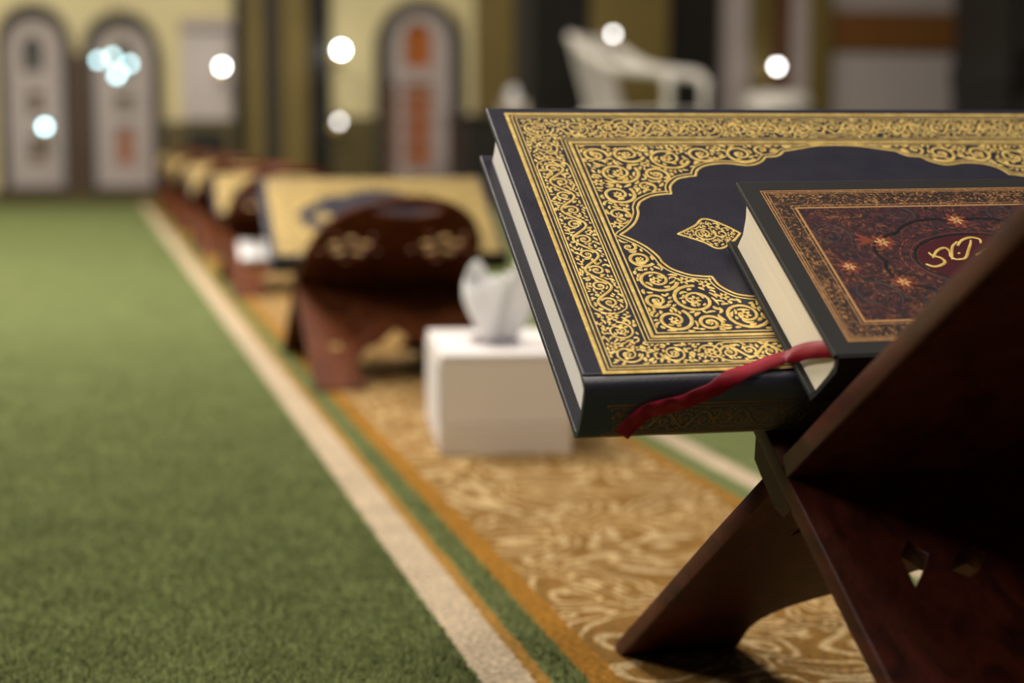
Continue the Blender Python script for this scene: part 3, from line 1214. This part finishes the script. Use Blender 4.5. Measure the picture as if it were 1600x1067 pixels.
rb = obj('ribbon_bookmark', me, M['ribbon'], sb, label='ruby red satin ribbon bookmark')
rb.matrix_parent_inverse = (Matrix.Translation(sb.location) @ sb.rotation_euler.to_matrix().to_4x4()).inverted()
so_ = rb.modifiers.new('thickness', 'SOLIDIFY')
so_.thickness = 0.0003

# ------------------------------------------------------------------ folding X book stands


def petal(cx, cy, a, L, w, n=6):
    """closed petal outline"""
    pts = []
    for i in range(n + 1):
        s = i / n
        pts.append((s * L, w / 2 * math.sin(math.pi * s) ** .8 if 0 < i < n else 0))
    pts += [(x, -y) for x, y in reversed(pts[1:-1])]
    return [(cx + x * math.cos(a) - y * math.sin(a), cy + x * math.sin(a) + y * math.cos(a)) for x, y in pts]


def stand(name, label, loc, alpha, W, LEG, UP, TH, mt, arch_top, group, knuckle=True, flare=0.0, holes_up=True, leg_holes=None, UPF=None):
    root = thing(name, label, 'book stand', loc, (0, 0, PH), group)
    NF = 7
    fw = W / NF
    sh = TH * 0.80

    def outline(notch_edges, UP=UP):
        """(x,s): s>0 upper panel, s<0 legs with an arch between two feet"""
        foot = 0.27 * W
        p = []
        # left edge from foot up to hinge
        p += [(0.0, -LEG), (-flare * .35, -LEG * .66), (-flare * .8, -LEG * .3)]
        if notch_edges:
            p += [(-flare, -sh), (fw, -sh), (fw, sh), (-flare, sh)]
        else:
            p += [(-flare, -sh), (-flare, sh)]
        if arch_top:
            for i in range(0, 25):
                a = math.pi - math.pi * i / 24
                ex = 0.9
                x = W / 2 + (W / 2) * math.copysign(abs(math.cos(a)) ** ex, math.cos(a))
                s = UP * 0.16 + UP * 0.84 * math.sin(a) ** .9
                p.append((x, s))
        else:
            for i in range(0, 13):
                a = math.pi - math.pi * i / 12
                p.append((W / 2 + (W / 2 + flare) * math.copysign(abs(math.cos(a)) ** .35, math.cos(a)), UP * .86 + UP * .14 * math.sin(a)))
        if notch_edges:
            p += [(W + flare, sh), (W - fw, sh), (W - fw, -sh), (W + flare, -sh)]
        else:
            p += [(W + flare, sh), (W + flare, -sh)]
        p += [(W + flare * .8, -LEG * .3), (W + flare * .35, -LEG * .66), (W, -LEG)]
        # arch: right foot inner, ogee up to the centre, left foot inner
        half = [(foot, -LEG), (foot * .98, -LEG * .93), (foot * .90, -LEG * .80), (foot * .98, -LEG * .70), (foot * 1.22, -LEG * .62), (foot * 1.5, -LEG * .565), (W / 2 * .97, -LEG * .47)]
        hc = [tuple(q) for q in catmull(half, 4)]
        p += [(W - x, s) for x, s in hc] + [(W / 2, -LEG * .455)] + hc[::-1]
        return p

    def holes(slots_odd):
        hs = []
        for k in range(1, NF - 1):
            if (k % 2 == 1) == slots_odd:
                hs.append(rect(k * fw, (k + 1) * fw, -sh, sh))
        # carved flower cut-outs in the panel
        if holes_up:
            for cx in (W * .245, W * .755):
                cy = UP * .46
                for i in range(5):
                    a = 2 * math.pi * i / 5 + math.pi / 2
                    hs.append(petal(cx + .035 * W * math.cos(a), cy + .035 * W * math.sin(a), a, .105 * W, .085 * W))
                for i in range(5):
                    a = 2 * math.pi * i / 5 + math.pi / 2 + .63 - .25
                    hs.append(petal(cx + .150 * W * math.cos(a), cy + .150 * W * math.sin(a), a + 1.1, .07 * W, .05 * W))
            if arch_top:
                hs.append([(W / 2 + .2 * W * math.cos(a), UP * .865 + .05 * UP * math.sin(a) + .012 * UP * math.cos(2 * a)) for a in [2 * math.pi * i / 20 for i in range(20)]])
        for h in (leg_holes or []):
            hs.append(h)
            hs.append([(W - x, s) for x, s in reversed(h)])
        return hs
    ca_, sa_ = math.cos(alpha), math.sin(alpha)
    far = lambda c: Vector((c.x, c.y * ca_ - c.z * sa_, c.y * sa_ + c.z * ca_))
    near = lambda c: Vector((c.x, -c.y * ca_ + c.z * sa_, c.y * sa_ + c.z * ca_))
    fb = obj('far_board', plate('far_board', outline(False, UPF or UP), holes(True), TH, .0007, far), M[mt], root)
    nb = obj('near_board', plate('near_board', outline(True), holes(False), TH, .0007, near), M[mt], root)
    if knuckle:
        for x0 in (-flare, W - fw):
            pr = [(-.019, -TH * .45), (.030, -TH * .45), (.026, -TH * .5 - .009), (-.004, -TH * .5 - .011), (-.015, -TH * .5 - .007)]
            me = prism('hinge_knuckle', pr, x0, x0 + fw + flare)
            for v in me.vertices:
                v.co = far(v.co)
            obj('hinge_knuckle', me, M[mt], fb)
    # carved edging beads along the legs' arch
    return root


SG = 'crossed wooden book stands in the row'
leg_h = [[(.026, -.0766), (.0318, -.069), (.0385, -.059), (.0328, -.0506), (.0262, -.0607)],
         [(.0506, -.0731), (.0562, -.0698), (.0634, -.0598), (.0591, -.0564), (.0523, -.059), (.0453, -.0689)]]
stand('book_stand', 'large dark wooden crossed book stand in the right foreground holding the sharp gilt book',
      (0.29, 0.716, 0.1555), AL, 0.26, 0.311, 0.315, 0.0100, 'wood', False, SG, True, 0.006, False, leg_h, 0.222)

ROW = [('second', 2.284, .250), ('third', 3.545, .250), ('fourth', 4.72, .255), ('fifth', 5.85, .255), ('sixth', 6.9, .255)]
SLAB = ['reddish brown crossed book stand behind the white tissue box, second in the row',
        'reddish brown crossed book stand with a white booklet on its leg, third in the row',
        'brown crossed book stand, fourth in the row along the carpet runner',
        'brown crossed book stand, fifth in the row along the carpet runner',
        'farthest brown crossed book stand, last of the row by the back wall']
BLAB = ['closed navy and gilt book on the stand behind the tissue box',
        'closed gilt book on the third stand, left of the arched stand back',
        'closed gilt book on the fourth stand of the row',
        'closed gilt book on the fifth stand of the row',
        'closed gilt book on the farthest stand of the row']
HZ = 0.112
proto = None
AL2 = math.radians(29)
for i, (nm, y, x) in enumerate(ROW):
    if proto is None:
        lh = [petal(.032, -.072, 1.2, .024, .013), petal(.062, -.078, 1.8, .020, .013), petal(.034, -.150, 1.57, .022, .018)]
        proto = stand('book_stand', SLAB[0], (x, y, HZ), AL2, 0.225, HZ / math.sin(AL2) - .001, 0.236, 0.0060, 'wood_far', True, SG, False, 0.002, True, lh)
        s_ = proto
    else:
        s_ = copy_tree(proto)
        s_.location = (x, y, HZ)
        s_['label'] = SLAB[i]
        s_.scale = (1.05,) * 3
        s_.location.z = HZ * 1.05
    b_ = copy_tree(book)
    b_['label'] = BLAB[i]
    sc = 0.85 if i == 0 else 0.66
    b_.scale = (sc,) * 3
    b_.rotation_euler = (Matrix.Rotation(PH, 4, 'Z') @ Matrix.Rotation(AL2, 4, 'X')).to_euler()
    b_.location = (x - (.030, .015, .008, .006, .006)[i], y + .0085, HZ * (1.05 if i else 1) + .0112)

# white booklet resting on the third stand's near leg
r_ = thing('booklet', 'small white paper booklet lying on the near leg of the third stand', 'booklet',
           (.272, ROW[1][1] - .088, .0764), (AL2, 0, 0))
obj('cover', box('cover', 0, .085, -.03, .03, .0062, .0075, .0004), M['tissue'], r_)
obj('cover', box('cover', 0, .085, -.03, .03, 0, .0012, .0004), M['tissue'], r_)
obj('pages', box('pages', .001, .084, -.029, .029, .0012, .0062), M['page'], r_)

# ------------------------------------------------------------------ tissue box
def crumpled(name, n=18, h=0.070, r0=0.013, r1=0.034, seed=3):
    rg = random.Random(seed)
    v, f = [], []
    rows = 12
    ph = [rg.uniform(0, 6.28) for _ in range(6)]
    for j in range(rows):
        s = j / (rows - 1)
        r = r0 + (r1 - r0) * math.sin(s * 1.9) ** 1.2 * (1 - .35 * s)
        for k in range(n * 2):
            a = math.pi * k / n
            fold = 1 + .34 * math.sin(3 * a + ph[0] + s) + .18 * math.sin(5 * a + ph[1] - 2 * s)
            tip = .011 * s * math.sin(2 * a + ph[2]) + .007 * s * math.sin(5 * a + ph[3])
            v.append((r * fold * math.cos(a), r * .55 * fold * math.sin(a), h * s + tip * s))
    N = n * 2
    for j in range(rows - 1):
        for k in range(N):
            f.append((j * N + k, j * N + (k + 1) % N, (j + 1) * N + (k + 1) % N, (j + 1) * N + k))
    return mesh(name, v, f, True)


def tissue_box(label, loc, rz, w, d, h, sc=1.0, seed=3, group='white tissue boxes'):
    r = thing('tissue_box', label, 'tissue box', loc, (0, 0, rz), group, sc)
    obj('carton', box('carton', 0, w, 0, d, 0.028, h, .0012), M['tan_card'], r)
    obj('carton_base', box('carton_base', -.0012, w + .0012, -.0012, d + .0012, 0, 0.0272, .0012), M['tan_card2'], r)
    obj('lid_panel', box('lid_panel', -.0006, w + .0006, -.0006, d + .0006, h - .004, h + .0012, .001), M['white_card'], r)
    obj('side_panel', box('side_panel', -.0022, -.0010, .004, d - .004, .004, h - .006), M['white_card'], r)
    ov = [(w / 2 + .026 * math.cos(a), d / 2 + .062 * math.sin(a)) for a in [2 * math.pi * i / 24 for i in range(24)]]
    obj('slot', plate('slot', ov, [], .0012, .0002, lambda c: Vector((c.x, c.y, h + .0014 + c.z))), M['slot'], r)
    ts = obj('tissue', crumpled('tissue', seed=seed), M['tissue'], r, (w / 2, d / 2 - .012, h + .001))
    so = ts.modifiers.new('thickness', 'SOLIDIFY')
    so.thickness = .0004
    return r


tissue_box('white and beige tissue box with a tissue pulled up, beside the gilt book', (0.314, 1.641, 0), -0.125, .122, .222, .094)

# ------------------------------------------------------------------ far furniture
def plastic_chair(label, loc, rz, sc=1.0):
    r = thing('plastic_chair', label, 'chair', loc, (0, 0, rz), None, sc)
    # faces local +x
    m_ = M['plastic']
    # curved back shell
    v, f = [], []
    nu, nv = 12, 10
    for j in range(nv + 1):
        s = j / nv
        for i in range(nu + 1):
            a = (i / nu - .5) * 2
            hh = .40 + (.80 - .05 * a * a - .02 * abs(a) ** 4 - .40) * s
            x = -.20 - .09 * s + .055 * a * a
            v.append((x, a * (.215 + .01 * s), hh))
    for j in range(nv):
        for i in range(nu):
            f.append((j * (nu + 1) + i, j * (nu + 1) + i + 1, (j + 1) * (nu + 1) + i + 1, (j + 1) * (nu + 1) + i))
    bk = obj('backrest', mesh('backrest', v, f, True), m_, r)
    so = bk.modifiers.new('thickness', 'SOLIDIFY')
    so.thickness = .012
    # seat
    v, f = [], []
    for j in range(11):
        for i in range(11):
            x = -.20 + .44 * j / 10
            y = (-.215 + .43 * i / 10)
            v.append((x, y, .43 + .012 * (j / 10) - .018 * math.sin(math.pi * i / 10) * math.sin(math.pi * j / 10) - (.015 if j == 10 else 0)))
    for j in range(10):
        for i in range(10):
            f.append((j * 11 + i, j * 11 + i + 1, (j + 1) * 11 + i + 1, (j + 1) * 11 + i))
    st = obj('seat', mesh('seat', v, f, True), m_, r)
    so = st.modifiers.new('thickness', 'SOLIDIFY')
    so.thickness = .014
    for sg in (-1, 1):
        # arm sweeps from the top of the back down to the front leg
        arm = catmull([(-.275, sg * .17, .785), (-.235, sg * .225, .765), (-.15, sg * .255, .70), (-.05, sg * .265, .645), (.08, sg * .268, .625), (.19, sg * .262, .612), (.235, sg * .255, .575)], 5)
        me = tube('armrest', arm, [.020 + .012 * math.sin(math.pi * i / (len(arm) - 1)) for i in range(len(arm))], 10)
        obj('armrest', me, m_, r)
        obj('leg', tube('leg', catmull([(.235, sg * .255, .59), (.235, sg * .25, .42), (.255, sg * .262, .0)], 4), [.022] * 4 + [.02] * 4 + [.016], 10), m_, r)
        obj('leg', tube('leg', catmull([(-.19, sg * .20, .44), (-.23, sg * .22, .2), (-.27, sg * .235, .0)], 4), [.022] * 4 + [.02] * 4 + [.016], 10), m_, r)
    return r


plastic_chair('white plastic armchair behind the big book, in front of the olive pilaster', (2.20, 7.15, 0), math.radians(-38), 0.885)

# white stool further right
r_ = thing('plastic_stool', 'white plastic stool in front of the pale pilaster at the right', 'stool', (2.88, 7.35, 0), scale=.96)
obj('seat', lathe('seat', [(.02, .50), (.10, .50), (.125, .492), (.15, .465), (.165, .42), (.158, .415), (.02, .455)], 28), M['plastic'], r_)
for k in range(4):
    a = math.pi / 4 + k * math.pi / 2
    obj('leg', tube('leg', [(.13 * math.cos(a), .13 * math.sin(a), .44), (.16 * math.cos(a), .16 * math.sin(a), .22), (.19 * math.cos(a), .19 * math.sin(a), 0)], [.026, .022, .018], 8), M['plastic'], r_)
obj('ring', tube('ring', [(.16 * math.cos(2 * math.pi * k / 24), .16 * math.sin(2 * math.pi * k / 24), .21) for k in range(25)], .012, 8), M['plastic'], r_)

# low dark cabinet below the middle window with a tissue box on it
def cabinet(label, x0, x1, y0, y1, h, doors):
    r = thing('cabinet', label, 'cabinet', ((x0 + x1) / 2, (y0 + y1) / 2, 0))
    w, d = (x1 - x0) / 2, (y1 - y0) / 2
    obj('carcass', box('carcass', -w, w, -d + .014, d, .03, h - .02, .003), M['ebony'], r)
    obj('cabinet_top', box('cabinet_top', -w - .015, w + .015, -d - .01, d, h - .02, h, .005), M['ebony'], r)
    obj('plinth', box('plinth', -w + .02, w - .02, -d + .03, d - .02, 0, .03), M['ebony'], r)
    for k in range(doors):
        a = -w + 2 * w * k / doors + .004
        b = -w + 2 * w * (k + 1) / doors - .004
        dr = obj('door', box('door', a, b, -d, -d + .014, .035, h - .026, .004), M['ebony'], r)
        obj('handle', tube('handle', [(b - .02, -d - .012, h * .5 - .03), (b - .02, -d - .012, h * .5 + .03)], .004, 8), M['brass'], dr)
    return r


cabinet('low black cabinet under the pale tissue box beside the middle window', 1.545, 2.02, 7.5, 7.9, .385, 2)
tissue_box('pale tissue box on the low black cabinet, tissue pulled up', (1.735, 7.60, .3852), -.1, .122, .2, .07, .8, 5)

# tall black cabinet at the right edge
r_ = thing('cabinet', 'tall black cabinet with cornice at the far right edge', 'cabinet', (3.78, 6.95, 0))
obj('carcass', box('carcass', -.03, 1.2, 0, .5, .05, 1.3, .004), M['ebony'], r_)
obj('plinth', box('plinth', -.01, 1.18, .02, .48, 0, .05), M['ebony'], r_)
obj('cornice', box('cornice', -.06, 1.23, -.04, .52, 1.3, 1.36, .01), M['ebony'], r_)
obj('rail', box('rail', -.045, 1.215, -.025, .51, .50, .60, .006), M['ebony'], r_)
for a, b, z0_, z1_ in ((.02, .26, .10, .47), (.30, .55, .10, .47), (.02, .26, .64, 1.26), (.30, .55, .64, 1.26)):
    dr = obj('door', box('door', a, b, -.014, -.0005, z0_, z1_, .004), M['darkgrey'], r_)
    obj('handle', tube('handle', [(b - .03, -.024, (z0_ + z1_) / 2 - .04), (b - .03, -.024, (z0_ + z1_) / 2 + .04)], .005, 8), M['brass'], dr)

# ------------------------------------------------------------------ wall lamps and chandelier
def bulb_mat(name, color, s):
    return mat(name, (0.9, 0.9, 0.9), 0.3, emit=color, estr=s)


def sphere(name, r):
    return lathe(name, [(r * math.sin(math.pi * i / 12) + 1e-5, -r * math.cos(math.pi * i / 12)) for i in range(13)], 20)


def wall_lamp(label, px, py, color, s, rad=.014):
    x, z = ray_at(px, py, WALL_Y - .22)
    r = thing('wall_lamp', label, 'lamp', (x, WALL_Y - .12, z), group='globe lamps on the back wall')
    mt_ = bulb_mat('lamp globe', color, s)
    obj('globe', sphere('globe', rad), mt_, r, (0, -.10, 0))
    obj('lamp_arm', tube('lamp_arm', catmull([(0, .02, -.03), (0, -.04, -.045), (0, -.09, -.035), (0, -.10, -rad)], 4), .0035, 8), M['brass'], r)
    me = lathe('back_plate', [(.004, -.006), (.020, -.006), (.024, 0), (.020, .006), (.004, .008)], 16)
    bpz = obj('back_plate', me, M['brass'], r, (0, .016, -.03))
    bpz.rotation_euler = (math.pi / 2, 0, 0)
    return r


CW, CY = (1.0, 0.98, 0.95), (0.55, 0.92, 1.0)
wall_lamp('white globe wall lamp on the pale panel right of the two arched windows', 347, 104, CW, 26)
wall_lamp('brightest white globe wall lamp, beside the middle arched window', 533, 78, CW, 42, .017)
wall_lamp('dim grey glowing globe below the brightest lamp', 530, 190, CW, 8, .012)  # emissive globe built for a dim grey disc
wall_lamp('pale cyan glowing globe low on the leftmost arched window', 70, 198, CY, 13)  # emissive globe built for a pale cyan disc
wall_lamp('white globe wall lamp above the plastic armchair', 958, 53, CW, 13, .012)
wall_lamp('white globe wall lamp at the right, above the stool', 1214, 104, CW, 20)

x, z = ray_at(178, 100, WALL_Y - .35)
r_ = thing('chandelier', 'pale cyan cluster lamp hanging in front of the second arched window', 'chandelier', (x, WALL_Y - .35, z))
obj('rod', tube('rod', [(0, 0, .02), (0, 0, 1.6)], .003, 8), M['brass'], r_)
obj('hub', sphere('hub', .012), M['brass'], r_, (0, 0, .012))
mt_ = bulb_mat('chandelier globe', CY, 9)
for dx, dz, dy in ((-23, 5, .0), (-2, 11, .03), (23, 0, .0), (3, -18, -.03), (6, -14, .02)):
    k = .00275
    gl = obj('globe', sphere('globe', .0125), mt_, r_, (dx * k, dy - .03, dz * k))
    obj('branch', tube('branch', catmull([(0, 0, .012), (dx * k * .5, dy * .5 - .015, dz * k * .5 + .02), (dx * k, dy - .03, dz * k + .012)], 4), .002, 6), M['brass'], gl).location = (-dx * k, -(dy - .03), -dz * k)
